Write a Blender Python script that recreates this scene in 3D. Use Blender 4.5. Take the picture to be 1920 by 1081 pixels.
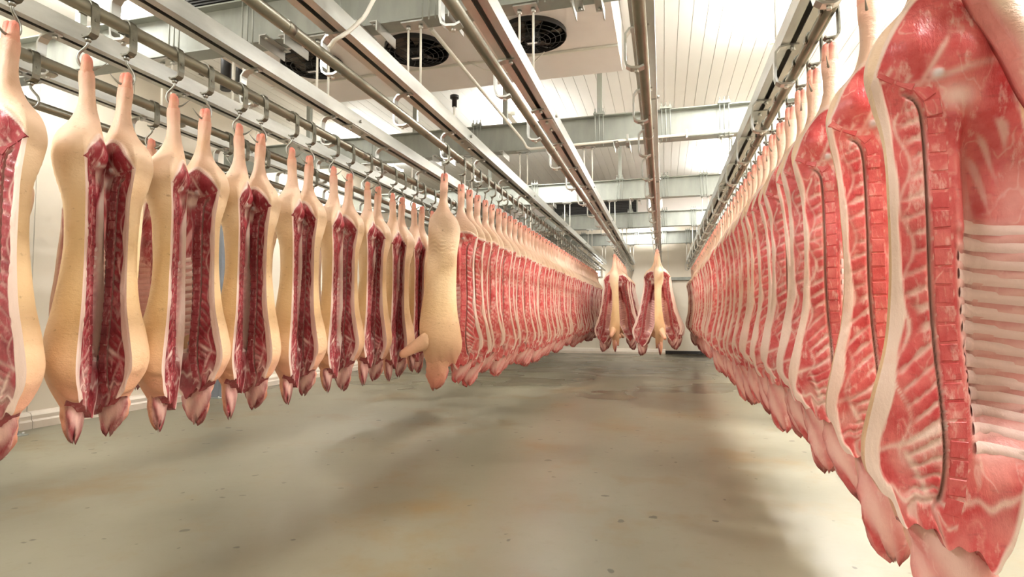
import bpy, math, random
import numpy as np
from mathutils import Vector, Matrix

random.seed(7)
RNG = np.random.RandomState(11)
scene = bpy.context.scene
for o in list(bpy.data.objects):
    bpy.data.objects.remove(o, do_unlink=True)
COL = scene.collection
PI = math.pi

# ------------------------------------------------------------------ camera, world, light, exposure
CAMZ = 1.2
cam_d = bpy.data.cameras.new('camera')
cam_d.sensor_width = 36.0
cam_d.lens = 1050.0 / 1920.0 * 36.0
cam_d.clip_start = 0.05
cam_d.clip_end = 100
cam = bpy.data.objects.new('camera', cam_d)
COL.objects.link(cam)
cam.location = (0, 0, CAMZ)
cam.rotation_euler = (math.radians(90 + 2.73), 0, math.radians(15.1))
scene.camera = cam

world = bpy.data.worlds.new('world')
scene.world = world
world.use_nodes = True
world.node_tree.nodes['Background'].inputs[0].default_value = (0.9, 0.95, 1.0, 1)
world.node_tree.nodes['Background'].inputs[1].default_value = 0.3

scene.view_settings.view_transform = 'Standard'
scene.view_settings.look = 'None'
scene.view_settings.gamma = 1.0
scene.view_settings.use_curve_mapping = False
scene.view_settings.exposure = 0.95
scene.cycles.use_denoising = True
scene.cycles.max_bounces = 5
scene.cycles.diffuse_bounces = 3
scene.cycles.glossy_bounces = 3
scene.cycles.sample_clamp_indirect = 8
scene.cycles.adaptive_threshold = 0.03

LAMP_W = 1.0        # overall factor on every ceiling fixture

# key dimensions (metres)
PIPE_Z = 2.60
CH_Z0, CH_Z1 = 2.785, 2.885
TOE_Z = 2.38
BEAM_Z0, BEAM_Z1 = 3.35, 3.72
CEIL_Z = 4.45
COOLER_Z = 3.83
WALL_L, WALL_R = -6.55, 3.4
Y_BACK, Y_FRONT = 17.9, -4.5
RAIL_X = {'Rm1': -4.02, 'R0': -3.30, 'R1': -2.52, 'R2': -1.75, 'R3': -0.90, 'R4': -0.09, 'R5': 0.75}
BEAM_Y = [3.72, 7.07, 10.55, 14.0, 17.4]


# ------------------------------------------------------------------ helpers
def lin(r, g, b):
    f = lambda c: (c / 255.0 / 12.92) if c / 255.0 <= 0.04045 else ((c / 255.0 + 0.055) / 1.055) ** 2.4
    return (f(r), f(g), f(b))


def tag(o, label=None, cat=None, group=None, kind=None):
    if label: o['label'] = label
    if cat: o['category'] = cat
    if group: o['group'] = group
    if kind: o['kind'] = kind
    return o


def empty(name, loc=(0, 0, 0), rz=0.0):
    o = bpy.data.objects.new(name, None)
    o.empty_display_size = 0.05
    COL.objects.link(o)
    o.location = loc
    o.rotation_euler = (0, 0, rz)
    return o


def link_mesh(name, me, parent=None, loc=None):
    o = bpy.data.objects.new(name, me)
    COL.objects.link(o)
    if parent is not None: o.parent = parent
    if loc is not None: o.location = loc
    return o


class MB:
    """collects shapes for ONE mesh"""
    def __init__(self):
        self.v, self.f, self.mi, self.sm = [], [], [], []

    def add(self, vs, fs, mi=0, smooth=False):
        b = len(self.v)
        self.v += [tuple(p) for p in vs]
        for f in fs:
            self.f.append(tuple(i + b for i in f)); self.mi.append(mi); self.sm.append(smooth)
        return self

    def box(self, x0, x1, y0, y1, z0, z1, mi=0, M=None):
        vs = [Vector(p) for p in ((x0, y0, z0), (x1, y0, z0), (x1, y1, z0), (x0, y1, z0), (x0, y0, z1), (x1, y0, z1), (x1, y1, z1), (x0, y1, z1))]
        if M is not None: vs = [M @ p for p in vs]
        return self.add(vs, [(3, 2, 1, 0), (4, 5, 6, 7), (0, 1, 5, 4), (1, 2, 6, 5), (2, 3, 7, 6), (3, 0, 4, 7)], mi)

    def tube(self, pts, r, n=10, cap=True, mi=0):
        pts = [Vector(p) for p in pts]
        rs = r if isinstance(r, (list, tuple)) else [r] * len(pts)
        T = []
        for i in range(len(pts)):
            a = pts[max(i - 1, 0)]; b = pts[min(i + 1, len(pts) - 1)]
            T.append((b - a).normalized())
        up = Vector((0, 0, 1)) if abs(T[0].z) < 0.9 else Vector((1, 0, 0))
        nrm = (up - T[0] * up.dot(T[0])).normalized()
        vs = []
        for i, p in enumerate(pts):
            nrm = (nrm - T[i] * nrm.dot(T[i])).normalized()
            bi = T[i].cross(nrm)
            for k in range(n):
                a = 2 * PI * k / n
                vs.append(p + (nrm * math.cos(a) + bi * math.sin(a)) * rs[i])
        fs = []
        for i in range(len(pts) - 1):
            for k in range(n):
                a = i * n + k; b = i * n + (k + 1) % n
                fs.append((a, b, b + n, a + n))
        self.add(vs, fs, mi, True)
        if cap:
            b = len(self.v) - len(vs)
            self.f.append(tuple(b + k for k in reversed(range(n)))); self.mi.append(mi); self.sm.append(False)
            e = b + (len(pts) - 1) * n
            self.f.append(tuple(e + k for k in range(n))); self.mi.append(mi); self.sm.append(False)
        return self

    def ribbon(self, path, width_axis, w, th, mi=0):
        """a flat bar of width w along width_axis and thickness th swept along path"""
        path = [Vector(p) for p in path]
        A = Vector(width_axis).normalized()
        vs = []
        for i, p in enumerate(path):
            t = (path[min(i + 1, len(path) - 1)] - path[max(i - 1, 0)]).normalized()
            nn = t.cross(A).normalized()
            for sa, sn in ((-1, -1), (1, -1), (1, 1), (-1, 1)):
                vs.append(p + A * (sa * w / 2) + nn * (sn * th / 2))
        fs = [(0, 1, 2, 3)]
        for i in range(len(path) - 1):
            for k in range(4):
                a = i * 4 + k; b = i * 4 + (k + 1) % 4
                fs.append((b, a, a + 4, b + 4))
        e = (len(path) - 1) * 4
        fs.append((e + 3, e + 2, e + 1, e))
        return self.add(vs, fs, mi)

    def prism(self, poly, y0, y1, mi=0):
        """polygon in XZ swept along Y"""
        n = len(poly)
        vs = [(x, y0, z) for x, z in poly] + [(x, y1, z) for x, z in poly]
        fs = [tuple(range(n)), tuple(range(2 * n - 1, n - 1, -1))]
        for k in range(n):
            j = (k + 1) % n
            fs.append((j, k, k + n, j + n))
        return self.add(vs, fs, mi)

    def prism_x(self, poly, x0, x1, mi=0):
        """polygon in YZ swept along X"""
        n = len(poly)
        vs = [(x0, y, z) for y, z in poly] + [(x1, y, z) for y, z in poly]
        fs = [tuple(range(n - 1, -1, -1)), tuple(range(n, 2 * n))]
        for k in range(n):
            j = (k + 1) % n
            fs.append((k, j, j + n, k + n))
        return self.add(vs, fs, mi)

    def mesh(self, name, mats):
        me = bpy.data.meshes.new(name)
        me.from_pydata(self.v, [], self.f)
        for m in (mats if isinstance(mats, (list, tuple)) else [mats]): me.materials.append(m)
        me.polygons.foreach_set('material_index', self.mi)
        me.polygons.foreach_set('use_smooth', self.sm)
        me.update()
        return me

    def build(self, name, mats, parent=None, loc=None):
        return link_mesh(name, self.mesh(name, mats), parent, loc)


# ------------------------------------------------------------------ materials
def new_mat(name):
    m = bpy.data.materials.new(name)
    m.use_nodes = True
    nt = m.node_tree
    return m, nt, nt.nodes['Principled BSDF']


def N(nt, typ, **kw):
    n = nt.nodes.new(typ)
    for k, v in kw.items():
        if k in n.inputs: n.inputs[k].default_value = v
        else: setattr(n, k, v)
    return n


def ramp(nt, src, p0, p1, c0=(0, 0, 0), c1=(1, 1, 1)):
    r = nt.nodes.new('ShaderNodeValToRGB')
    r.color_ramp.elements[0].position = p0; r.color_ramp.elements[0].color = (*c0, 1)
    r.color_ramp.elements[1].position = p1; r.color_ramp.elements[1].color = (*c1, 1)
    nt.links.new(src, r.inputs[0])
    return r.outputs[0]


def mix(nt, a, b, fac, mode='MIX'):
    m = nt.nodes.new('ShaderNodeMix')
    m.data_type = 'RGBA'; m.blend_type = mode
    def setin(sock, v):
        if isinstance(v, bpy.types.NodeSocket): nt.links.new(v, sock)
        elif isinstance(v, (int, float)): sock.default_value = v
        else: sock.default_value = (*v, 1) if len(v) == 3 else v
    setin(m.inputs[0], fac); setin(m.inputs[6], a); setin(m.inputs[7], b)
    return m.outputs[2]


def math_n(nt, op, a, b=0.0):
    m = nt.nodes.new('ShaderNodeMath'); m.operation = op
    for k, v in enumerate((a, b)):
        if isinstance(v, bpy.types.NodeSocket): nt.links.new(v, m.inputs[k])
        else: m.inputs[k].default_value = v
    return m.outputs[0]


def noise(nt, vec, scale, detail=4.0, rough=0.55, stretch=None):
    if stretch is not None:
        mp = nt.nodes.new('ShaderNodeMapping')
        mp.inputs['Scale'].default_value = stretch
        nt.links.new(vec, mp.inputs['Vector'])
        vec = mp.outputs[0]
    n = nt.nodes.new('ShaderNodeTexNoise')
    n.inputs['Scale'].default_value = scale
    n.inputs['Detail'].default_value = detail
    n.inputs['Roughness'].default_value = rough
    nt.links.new(vec, n.inputs['Vector'])
    return n.outputs[0]


def bump(nt, bs, height, strength, dist=0.01):
    b = nt.nodes.new('ShaderNodeBump')
    b.inputs['Strength'].default_value = strength
    b.inputs['Distance'].default_value = dist
    nt.links.new(height, b.inputs['Height'])
    nt.links.new(b.outputs[0], bs.inputs['Normal'])


def simple_mat(name, rgb, rough=0.5, metal=0.0, var=0.12, scale=6.0, stretch=None, rvar=0.0, bmp=0.0):
    m, nt, bs = new_mat(name)
    tc = nt.nodes.new('ShaderNodeTexCoord')
    nz = noise(nt, tc.outputs['Object'], scale, 5, 0.6, stretch)
    c = ramp(nt, nz, 0.3, 0.7, tuple(max(0, v * (1 - var)) for v in rgb), tuple(min(1, v * (1 + var)) for v in rgb))
    nt.links.new(c, bs.inputs['Base Color'])
    bs.inputs['Roughness'].default_value = rough
    bs.inputs['Metallic'].default_value = metal
    if rvar:
        r = ramp(nt, nz, 0.3, 0.7, (rough - rvar,) * 3, (rough + rvar,) * 3)
        nt.links.new(r, bs.inputs['Roughness'])
    if bmp: bump(nt, bs, nz, bmp)
    return m


M = {}
M['galv'] = simple_mat('galvanised_steel', lin(196, 197, 192), 0.38, 0.85, 0.16, 9.0, (1, 0.25, 1), 0.08)
M['galv_pipe'] = simple_mat('galvanised_pipe', lin(146, 143, 132), 0.36, 0.85, 0.2, 14.0, (1, 0.3, 1), 0.1)
M['galv_dull'] = simple_mat('dull_galvanised_beam', lin(158, 162, 154), 0.5, 0.35, 0.14, 5.0, (1.5, 1.5, 0.4), 0.08)
M['hook_steel'] = simple_mat('hook_steel', lin(150, 150, 142), 0.33, 0.9, 0.2, 30.0, None, 0.08)
M['strap_steel'] = simple_mat('worn_strap_steel', lin(128, 126, 114), 0.42, 0.8, 0.25, 25.0, None, 0.08)
M['white_paint'] = simple_mat('white_paint', lin(232, 228, 216), 0.45, 0.0, 0.04, 3.0)
M['casing'] = simple_mat('cooler_casing', lin(236, 228, 222), 0.4, 0.0, 0.03, 2.0)
M['ceiling'] = simple_mat('ceiling_panel', lin(244, 243, 238), 0.4, 0.0, 0.02, 1.5)
M['seam'] = simple_mat('panel_seam', lin(222, 220, 212), 0.6)
M['wall'] = simple_mat('wall_panel', lin(228, 218, 200), 0.42, 0.0, 0.04, 1.6)
M['kerb'] = simple_mat('kerb_white', lin(226, 214, 198), 0.5, 0.0, 0.06, 4.0)
M['black'] = simple_mat('black_plastic', lin(26, 25, 24), 0.45, 0.0, 0.2, 8.0)
M['grille'] = simple_mat('dark_fin', lin(48, 48, 46), 0.5, 0.3, 0.2, 8.0)
M['blade'] = simple_mat('fan_blade', lin(92, 82, 72), 0.5, 0.2, 0.15, 8.0)
M['post'] = simple_mat('blue_grey_post', lin(132, 138, 146), 0.45, 0.3, 0.1, 5.0)
M['sticker'] = simple_mat('white_sticker', lin(240, 240, 240), 0.4, 0.0, 0.01)
M['red_paint'] = simple_mat('red_paint', lin(150, 50, 45), 0.6, 0.0, 0.2, 20.0)


def lamp_mat(name, rgb, strength):
    m, nt, bs = new_mat(name)
    bs.inputs['Base Color'].default_value = (0.9, 0.9, 0.9, 1)
    bs.inputs['Emission Color'].default_value = (*rgb, 1)
    bs.inputs['Emission Strength'].default_value = strength
    return m


M['diffuser'] = lamp_mat('lamp_diffuser', (1.0, 0.97, 0.92), 9.0)
M['bulb'] = lamp_mat('bulb_glow', (1.0, 0.97, 0.9), 60.0)


def floor_mat():
    m, nt, bs = new_mat('resin_floor')
    tc = nt.nodes.new('ShaderNodeTexCoord'); P = tc.outputs['Object']
    big = noise(nt, P, 0.45, 4, 0.6)
    c = ramp(nt, big, 0.35, 0.68, lin(106, 101, 82), lin(134, 129, 110))
    stain = noise(nt, P, 1.1, 6, 0.65)
    c = mix(nt, c, lin(116, 94, 56), ramp(nt, stain, 0.52, 0.68, (0, 0, 0), (0.7, 0.7, 0.7)))
    fine = noise(nt, P, 14.0, 5, 0.6)
    c = mix(nt, c, lin(92, 86, 66), ramp(nt, fine, 0.58, 0.8, (0, 0, 0), (0.35, 0.35, 0.35)))
    speck = noise(nt, P, 9.0, 2, 0.4)
    c = mix(nt, c, lin(60, 52, 36), ramp(nt, speck, 0.71, 0.73, (0, 0, 0), (0.8, 0.8, 0.8)))
    # dirty wet stains plus painted shade on the far half of the aisle
    sep = nt.nodes.new('ShaderNodeSeparateXYZ'); nt.links.new(P, sep.inputs[0])
    far = ramp(nt, math_n(nt, 'MULTIPLY', sep.outputs[1], 0.05), 0.26, 0.52)
    wet = noise(nt, P, 0.9, 2, 0.5, (0.7, 0.9, 1))
    wet_shade = ramp(nt, wet, 0.38, 0.66)
    wm = math_n(nt, 'MULTIPLY', far, wet_shade)
    c = mix(nt, c, lin(64, 55, 38), math_n(nt, 'MULTIPLY', wm, 0.92))
    nt.links.new(c, bs.inputs['Base Color'])
    r = ramp(nt, big, 0.3, 0.7, (0.3,) * 3, (0.46,) * 3)
    r2 = mix(nt, r, (0.16,) * 3, wm)
    nt.links.new(r2, bs.inputs['Roughness'])
    bs.inputs['Specular IOR Level'].default_value = 0.5
    bump(nt, bs, noise(nt, P, 3.0, 4, 0.5), 0.12, 0.02)
    return m


M['floor'] = floor_mat()


def carcass_mat(name, lean_a, lean_b, fatc, skin_mul=(1, 1, 1)):
    """Col = the tissue's own colour, lean = amount of red muscle, skin = amount of rind"""
    m, nt, bs = new_mat(name)
    tc = nt.nodes.new('ShaderNodeTexCoord')
    oi = nt.nodes.new('ShaderNodeObjectInfo')
    add = nt.nodes.new('ShaderNodeVectorMath'); add.operation = 'ADD'
    sc = nt.nodes.new('ShaderNodeVectorMath'); sc.operation = 'SCALE'
    sc.inputs[0].default_value = (7.3, 3.1, 5.7)
    nt.links.new(oi.outputs['Random'], sc.inputs['Scale'])
    nt.links.new(tc.outputs['Object'], add.inputs[0]); nt.links.new(sc.outputs[0], add.inputs[1])
    P = add.outputs[0]
    col = N(nt, 'ShaderNodeAttribute', attribute_name='Col')
    lean = N(nt, 'ShaderNodeAttribute', attribute_name='lean').outputs['Fac']
    skin = N(nt, 'ShaderNodeAttribute', attribute_name='skin').outputs['Fac']
    n1 = noise(nt, P, 13, 5, 0.6)
    leanc = mix(nt, lean_a, lean_b, ramp(nt, n1, 0.36, 0.64))
    n2 = noise(nt, P, 26, 6, 0.68, (1.0, 1.0, 0.34))
    leanc = mix(nt, leanc, fatc, ramp(nt, n2, 0.56, 0.72, (0, 0, 0), (0.8, 0.8, 0.8)))
    nv_ = noise(nt, P, 15, 2, 0.5, (1.0, 1.0, 0.45))
    vein = math_n(nt, 'ABSOLUTE', math_n(nt, 'SUBTRACT', nv_, 0.5))
    vm = math_n(nt, 'MULTIPLY', ramp(nt, vein, 0.004, 0.024, (0.38, 0.38, 0.38), (0, 0, 0)), ramp(nt, n1, 0.45, 0.62))
    leanc = mix(nt, leanc, fatc, vm)
    n5 = noise(nt, P, 55, 3, 0.6, (0.5, 0.5, 1.0))
    leanc = mix(nt, leanc, tuple(v * 0.5 for v in lean_a), ramp(nt, n5, 0.6, 0.78, (0, 0, 0), (0.5, 0.5, 0.5)))
    # non-lean tissue: small variation, blood tint
    n3 = noise(nt, P, 7, 4, 0.6)
    other = mix(nt, col.outputs['Color'], lin(214, 150, 120), ramp(nt, n3, 0.55, 0.85, (0, 0, 0), (0.35, 0.35, 0.35)))
    # rind: yellow blotches and small brown scuffs
    n4 = noise(nt, P, 4.2, 4, 0.6)
    sk = mix(nt, col.outputs['Color'], lin(214, 166, 104), ramp(nt, n4, 0.5, 0.8, (0, 0, 0), (0.45, 0.45, 0.45)))
    n6 = noise(nt, P, 19, 5, 0.7, (1.0, 1.0, 1.8))
    sk = mix(nt, sk, lin(150, 98, 48), ramp(nt, n6, 0.62, 0.74, (0, 0, 0), (0.6, 0.6, 0.6)))
    sk = mix(nt, sk, (*skin_mul, 1), 1.0, 'MULTIPLY')
    base = mix(nt, other, sk, skin)
    base = mix(nt, base, leanc, lean)
    nt.links.new(base, bs.inputs['Base Color'])
    rr = mix(nt, (0.27,) * 3, (0.46,) * 3, skin)
    nt.links.new(rr, bs.inputs['Roughness'])
    bs.inputs['Specular IOR Level'].default_value = 0.45
    h = mix(nt, n2, n6, skin)
    bump(nt, bs, h, 0.6, 0.009)
    return m


FATC = lin(238, 196, 182)
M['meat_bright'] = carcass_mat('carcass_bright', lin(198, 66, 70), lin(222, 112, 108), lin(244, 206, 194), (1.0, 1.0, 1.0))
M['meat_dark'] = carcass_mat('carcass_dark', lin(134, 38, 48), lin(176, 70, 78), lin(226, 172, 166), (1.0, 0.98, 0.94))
M['meat_far_shaded'] = carcass_mat('carcass_far_shaded', lin(136, 40, 46), lin(168, 70, 70), lin(214, 152, 140), (0.96, 0.92, 0.86))  # darker copy: shade on the far sides is put into the colour

# ------------------------------------------------------------------ the setting
mb = MB(); mb.box(WALL_L - 0.3, WALL_R + 0.3, Y_FRONT - 0.3, Y_BACK + 0.3, -0.2, 0.0)
tag(mb.build('floor', M['floor']), kind='structure')


def panel_surface(name, m_back, m_panel, build_back, boxes, child):
    mb = MB(); build_back(mb)
    root = tag(mb.build(name, m_back), kind='structure')
    for bx in boxes:
        MB().box(*bx).build(child, m_panel, root)
    return root


# ceiling of narrow ribbed boards that run along the rails
boards = []
x = WALL_L
while x < WALL_R - 0.01:
    boards.append((x + 0.003, min(x + 0.147, WALL_R), Y_FRONT, Y_BACK, CEIL_Z, CEIL_Z + 0.02))
    x += 0.15
panel_surface('ceiling', M['seam'], M['ceiling'], lambda mb: mb.box(WALL_L - 0.3, WALL_R + 0.3, Y_FRONT - 0.3, Y_BACK + 0.3, CEIL_Z + 0.012, CEIL_Z + 0.2), boards, 'ceiling_board')
# walls of insulated panels
pl = []
y = Y_FRONT
while y < Y_BACK - 0.01:
    pl.append((WALL_L - 0.012, WALL_L, y + 0.005, min(y + 1.12, Y_BACK) - 0.005, 0.0, CEIL_Z))
    y += 1.12
panel_surface('wall_left', M['seam'], M['wall'], lambda mb: mb.box(WALL_L - 0.2, WALL_L - 0.01, Y_FRONT, Y_BACK, 0, CEIL_Z), pl, 'panel')
pr = [(WALL_R, WALL_R + 0.012, a[2], a[3], 0.0, CEIL_Z) for a in pl]
panel_surface('wall_right', M['seam'], M['wall'], lambda mb: mb.box(WALL_R + 0.01, WALL_R + 0.2, Y_FRONT, Y_BACK, 0, CEIL_Z), pr, 'panel')
pb = []
x = WALL_L
while x < WALL_R - 0.01:
    pb.append((x + 0.005, min(x + 1.12, WALL_R) - 0.005, Y_BACK, Y_BACK + 0.012, 0.0, CEIL_Z))
    x += 1.12
panel_surface('wall_back', M['seam'], M['wall'], lambda mb: mb.box(WALL_L, WALL_R, Y_BACK + 0.01, Y_BACK + 0.2, 0, CEIL_Z), pb, 'panel')
pf = [(a[0], a[1], Y_FRONT - 0.012, Y_FRONT, 0.0, CEIL_Z) for a in pb]
panel_surface('wall_front', M['seam'], M['wall'], lambda mb: mb.box(WALL_L, WALL_R, Y_FRONT - 0.2, Y_FRONT - 0.01, 0, CEIL_Z), pf, 'panel')


def kerb(name, poly, a, b, along):
    mb = MB()
    (mb.prism if along == 'y' else mb.prism_x)(poly, a, b)
    return tag(mb.build(name, M['kerb']), kind='structure')


X = WALL_L
k = tag(empty('baseboard_left', (0, 0, 0)), kind='structure')
yy = Y_FRONT
while yy < Y_BACK - 0.01:
    MB().prism([(X, 0.0), (X + 0.09, 0.0), (X + 0.09, 0.075), (X + 0.075, 0.095), (X + 0.075, 0.135), (X + 0.05, 0.165), (X, 0.175)], yy + 0.003, min(yy + 2.24, Y_BACK) - 0.003).build('kerb_section', M['kerb'], k)
    yy += 2.24
Y = Y_BACK
kerb('baseboard_back', [(Y, 0.0), (Y, 0.16), (Y - 0.06, 0.15), (Y - 0.09, 0.07), (Y - 0.09, 0.0)], WALL_L, 0.05, 'x')
# door in the back wall with dark rubber foot
dr = tag(empty('door_1', (0.75, Y_BACK, 0)), kind='structure')
MB().box(-0.68, 0.68, -0.06, -0.002, 0.12, 2.25).build('door_leaf', M['wall'], dr)
MB().box(-0.7, 0.7, -0.09, -0.002, 0.02, 0.12).build('rubber_seal', M['black'], dr)
MB().box(-0.78, 0.9, -0.1, -0.002, 2.27, 2.36).build('slide_track', M['galv_dull'], dr)
# pillars by the left wall
for i, (px, py, lb) in enumerate(((-6.3, 4.08, 'blue-grey steel post at the far left edge, by the wall kerb'), (-6.3, 6.85, 'blue-grey steel post by the wall, behind the second pair of sides'))):
    p = tag(empty('steel_post', (px, py, 0)), lb, 'post', 'steel posts by the left wall')
    MB().box(-0.085, 0.085, -0.085, 0.085, 0.012, BEAM_Z0 - 0.012).build('shaft', M['post'], p)
    MB().box(-0.14, 0.14, -0.14, 0.14, 0.0, 0.012).build('base_plate', M['galv_dull'], p)
    MB().box(-0.12, 0.12, -0.12, 0.12, BEAM_Z0 - 0.012, BEAM_Z0).build('cap_plate', M['galv_dull'], p)
    for sx in (-0.11, 0.11):
        for sy in (-0.11, 0.11):
            MB().tube([(sx, sy, 0.01), (sx, sy, 0.035)], 0.011, 6).build('bolt', M['galv'], p)

gr = tag(empty('guard_rail', (1.25, 4.75, 0)), 'low steel pipe guard rail on the floor behind the right row', 'rail')
MB().tube([(0.02, 0, .14), (1.6, 0, .14)], .022, 10).build('top_pipe', M['galv'], gr)
for q in (0.05, 0.8, 1.55):
    MB().tube([(q, 0, 0.0), (q, 0, .13)], .022, 10).build('post', M['galv'], gr)

# ------------------------------------------------------------------ overhead rails
RAILW = {'Rm1': 'rail nearest the left wall', 'R0': 'second rail from the left wall, behind the skin-side row', 'R1': 'rail carrying the left row of paired sides',
         'R2': 'rail carrying the long middle row of sides', 'R3': 'empty rail just left of the aisle centre', 'R4': 'rail running straight along the aisle centre', 'R5': 'rail carrying the right row of sides'}
CH = 0.065


def bracket_mesh():
    mb = MB()
    zc = CH_Z0 - PIPE_Z
    pts = [(0.035, 0, zc - 0.004), (-0.03, 0, zc - 0.004), (-0.07, 0, zc - 0.012), (-0.092, 0, zc - 0.04), (-0.095, 0, zc - 0.1), (-0.095, 0, 0.0), (-0.088, 0, -0.03), (-0.065, 0, -0.046), (-0.02, 0, -0.05), (0.005, 0, -0.04)]
    mb.ribbon(pts, (0, 1, 0), 0.05, 0.012)
    mb.tube([(0.005, 0, zc - 0.03), (0.005, 0, zc - 0.008)], 0.013, 6)
    mb.tube([(-0.035, 0, -0.07), (-0.035, 0, -0.05)], 0.011, 6)
    return mb.mesh('c_bracket', M['galv'])


BRACKET = bracket_mesh()
for key, rx in RAIL_X.items():
    r = tag(empty('overhead_rail', (rx, 0, PIPE_Z)), 'galvanised steel pipe ' + RAILW[key], 'rail', 'overhead meat rails')
    y0, y1 = -1.5, Y_BACK - 0.25
    mb = MB().tube([(0, y0, 0), (0, y1, 0)], 0.031, 14)
    mb.build('pipe', M['galv_pipe'], r)
    z0, z1 = CH_Z0 - PIPE_Z, CH_Z1 - PIPE_Z
    t = 0.006
    poly = [(-CH, z0), (-CH, z1), (CH, z1), (CH, z0), (0.016, z0), (0.016, z0 + t), (CH - t, z0 + t), (CH - t, z1 - t), (-CH + t, z1 - t), (-CH + t, z0 + t), (-0.016, z0 + t), (-0.016, z0)]
    mb = MB()
    n = len(poly)
    vs = [(x, y0, z) for x, z in poly] + [(x, y1, z) for x, z in poly]
    mb.add(vs, [(k, (k + 1) % n, (k + 1) % n + n, k + n) for k in range(n)])
    mb.build('channel', M['galv'], r)
    yb = 0.35 + (0.37 * (hash(key) % 1) if False else {'Rm1': 0.5, 'R0': 0.2, 'R1': 0.0, 'R2': 0.62, 'R3': 0.3, 'R4': 0.1, 'R5': 0.55}[key])
    k = 0
    while yb < y1:
        link_mesh('bracket', BRACKET, r, (0, yb, 0))
        if k % 3 == 1:
            MB().tube([(-0.0, yb + 0.42, 0), (0.0, yb + 0.47, 0)], 0.0335, 14).build('pipe_joint', M['galv_pipe'], r)
            MB().box(-0.055, 0.055, yb + 0.2, yb + 0.5, z0 - 0.008, z0 - 0.001).build('splice_plate', M['galv'], r)
            for q in (0.26, 0.44):
                MB().tube([(0, yb + q, z0 - 0.028), (0, yb + q, z0 - 0.008)], 0.013, 6).build('bolt', M['galv'], r)
            MB().tube([(CH, yb + 0.3, z0 + 0.05), (CH + 0.018, yb + 0.3, z0 + 0.05)], 0.013, 6).build('bolt', M['galv'], r)
        yb += 0.88; k += 1
    if key == 'R3':
        # the two red painted figures on the underside of the channel (an 8 and part of another)
        def eight(cx, cy, half=False):
            mb = MB()
            for k_, (oy, rr) in enumerate(((-0.016, 0.012), (0.012, 0.015))):
                if half and k_ == 0: continue
                pts = [(cx + rr * math.cos(a), cy + oy + rr * 1.1 * math.sin(a), z0 - 0.001) for a in np.linspace(0, 2 * PI * (0.75 if half else 1.0), 14)]
                mb.ribbon(pts, (0, 0, 1), 0.0015, 0.007)
            return mb
        eight(0.042, 2.32).build('painted_figure', M['red_paint'], r)
        eight(0.042, 2.24, True).build('painted_figure', M['red_paint'], r)

# ------------------------------------------------------------------ cross beams, with clamps, plates, rods and angle brackets
ORD = ['first', 'second', 'third', 'fourth', 'fifth', 'sixth', 'seventh', 'eighth', 'ninth', 'tenth', 'eleventh', 'twelfth', 'thirteenth', 'fourteenth', 'fifteenth', 'sixteenth', 'seventeenth', 'eighteenth', 'nineteenth', 'twentieth']
BW = 0.075
mbp = MB(); mbp.box(-0.085, 0.085, -0.06, 0.06, 0, 0.012); PLATE = mbp.mesh('hanger_plate', M['galv'])
ROD = MB().tube([(0, 0, CH_Z1 - BEAM_Z0 - 0.0), (0, 0, 0.0)], 0.0085, 8).mesh('hanger_rod', M['white_paint'])
NUT = MB().tube([(0, 0, -0.03), (0, 0, -0.002)], 0.018, 6).mesh('nut', M['galv'])
mbc = MB()
mbc.box(-0.07, 0.07, -0.1, 0.1, 0.0, 0.022)
for sx in (-0.05, 0.0, 0.05):
    mbc.tube([(sx, -0.085, -0.40), (sx, -0.085, 0.08)], 0.006, 6)
    mbc.box(sx - 0.012, sx + 0.012, -0.1, -0.07, 0.022, 0.04)
CLAMP = mbc.mesh('beam_clamp', M['galv_dull'])
mba = MB()
mba.box(-0.03, 0.03, -0.17, 0.13, -0.008, 0.0)
mba.box(-0.03, -0.022, -0.17, 0.13, -0.075, -0.008)
mba.tube([(0.005, -0.13, -0.022), (0.005, -0.13, -0.008)], 0.015, 6)
mba.tube([(0.005, 0.09, -0.022), (0.005, 0.09, -0.008)], 0.015, 6)
ANGLE = mba.mesh('angle_bracket', M['galv'])
BL = ['nearest galvanised cross beam, at the top left above the rails', 'galvanised cross beam spanning the rails with a white conduit along it', 'third galvanised cross beam back, just above the dark coil grilles', 'fourth galvanised cross beam back, just below the dark coil grilles', 'farthest galvanised cross beam, close to the back wall']
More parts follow.
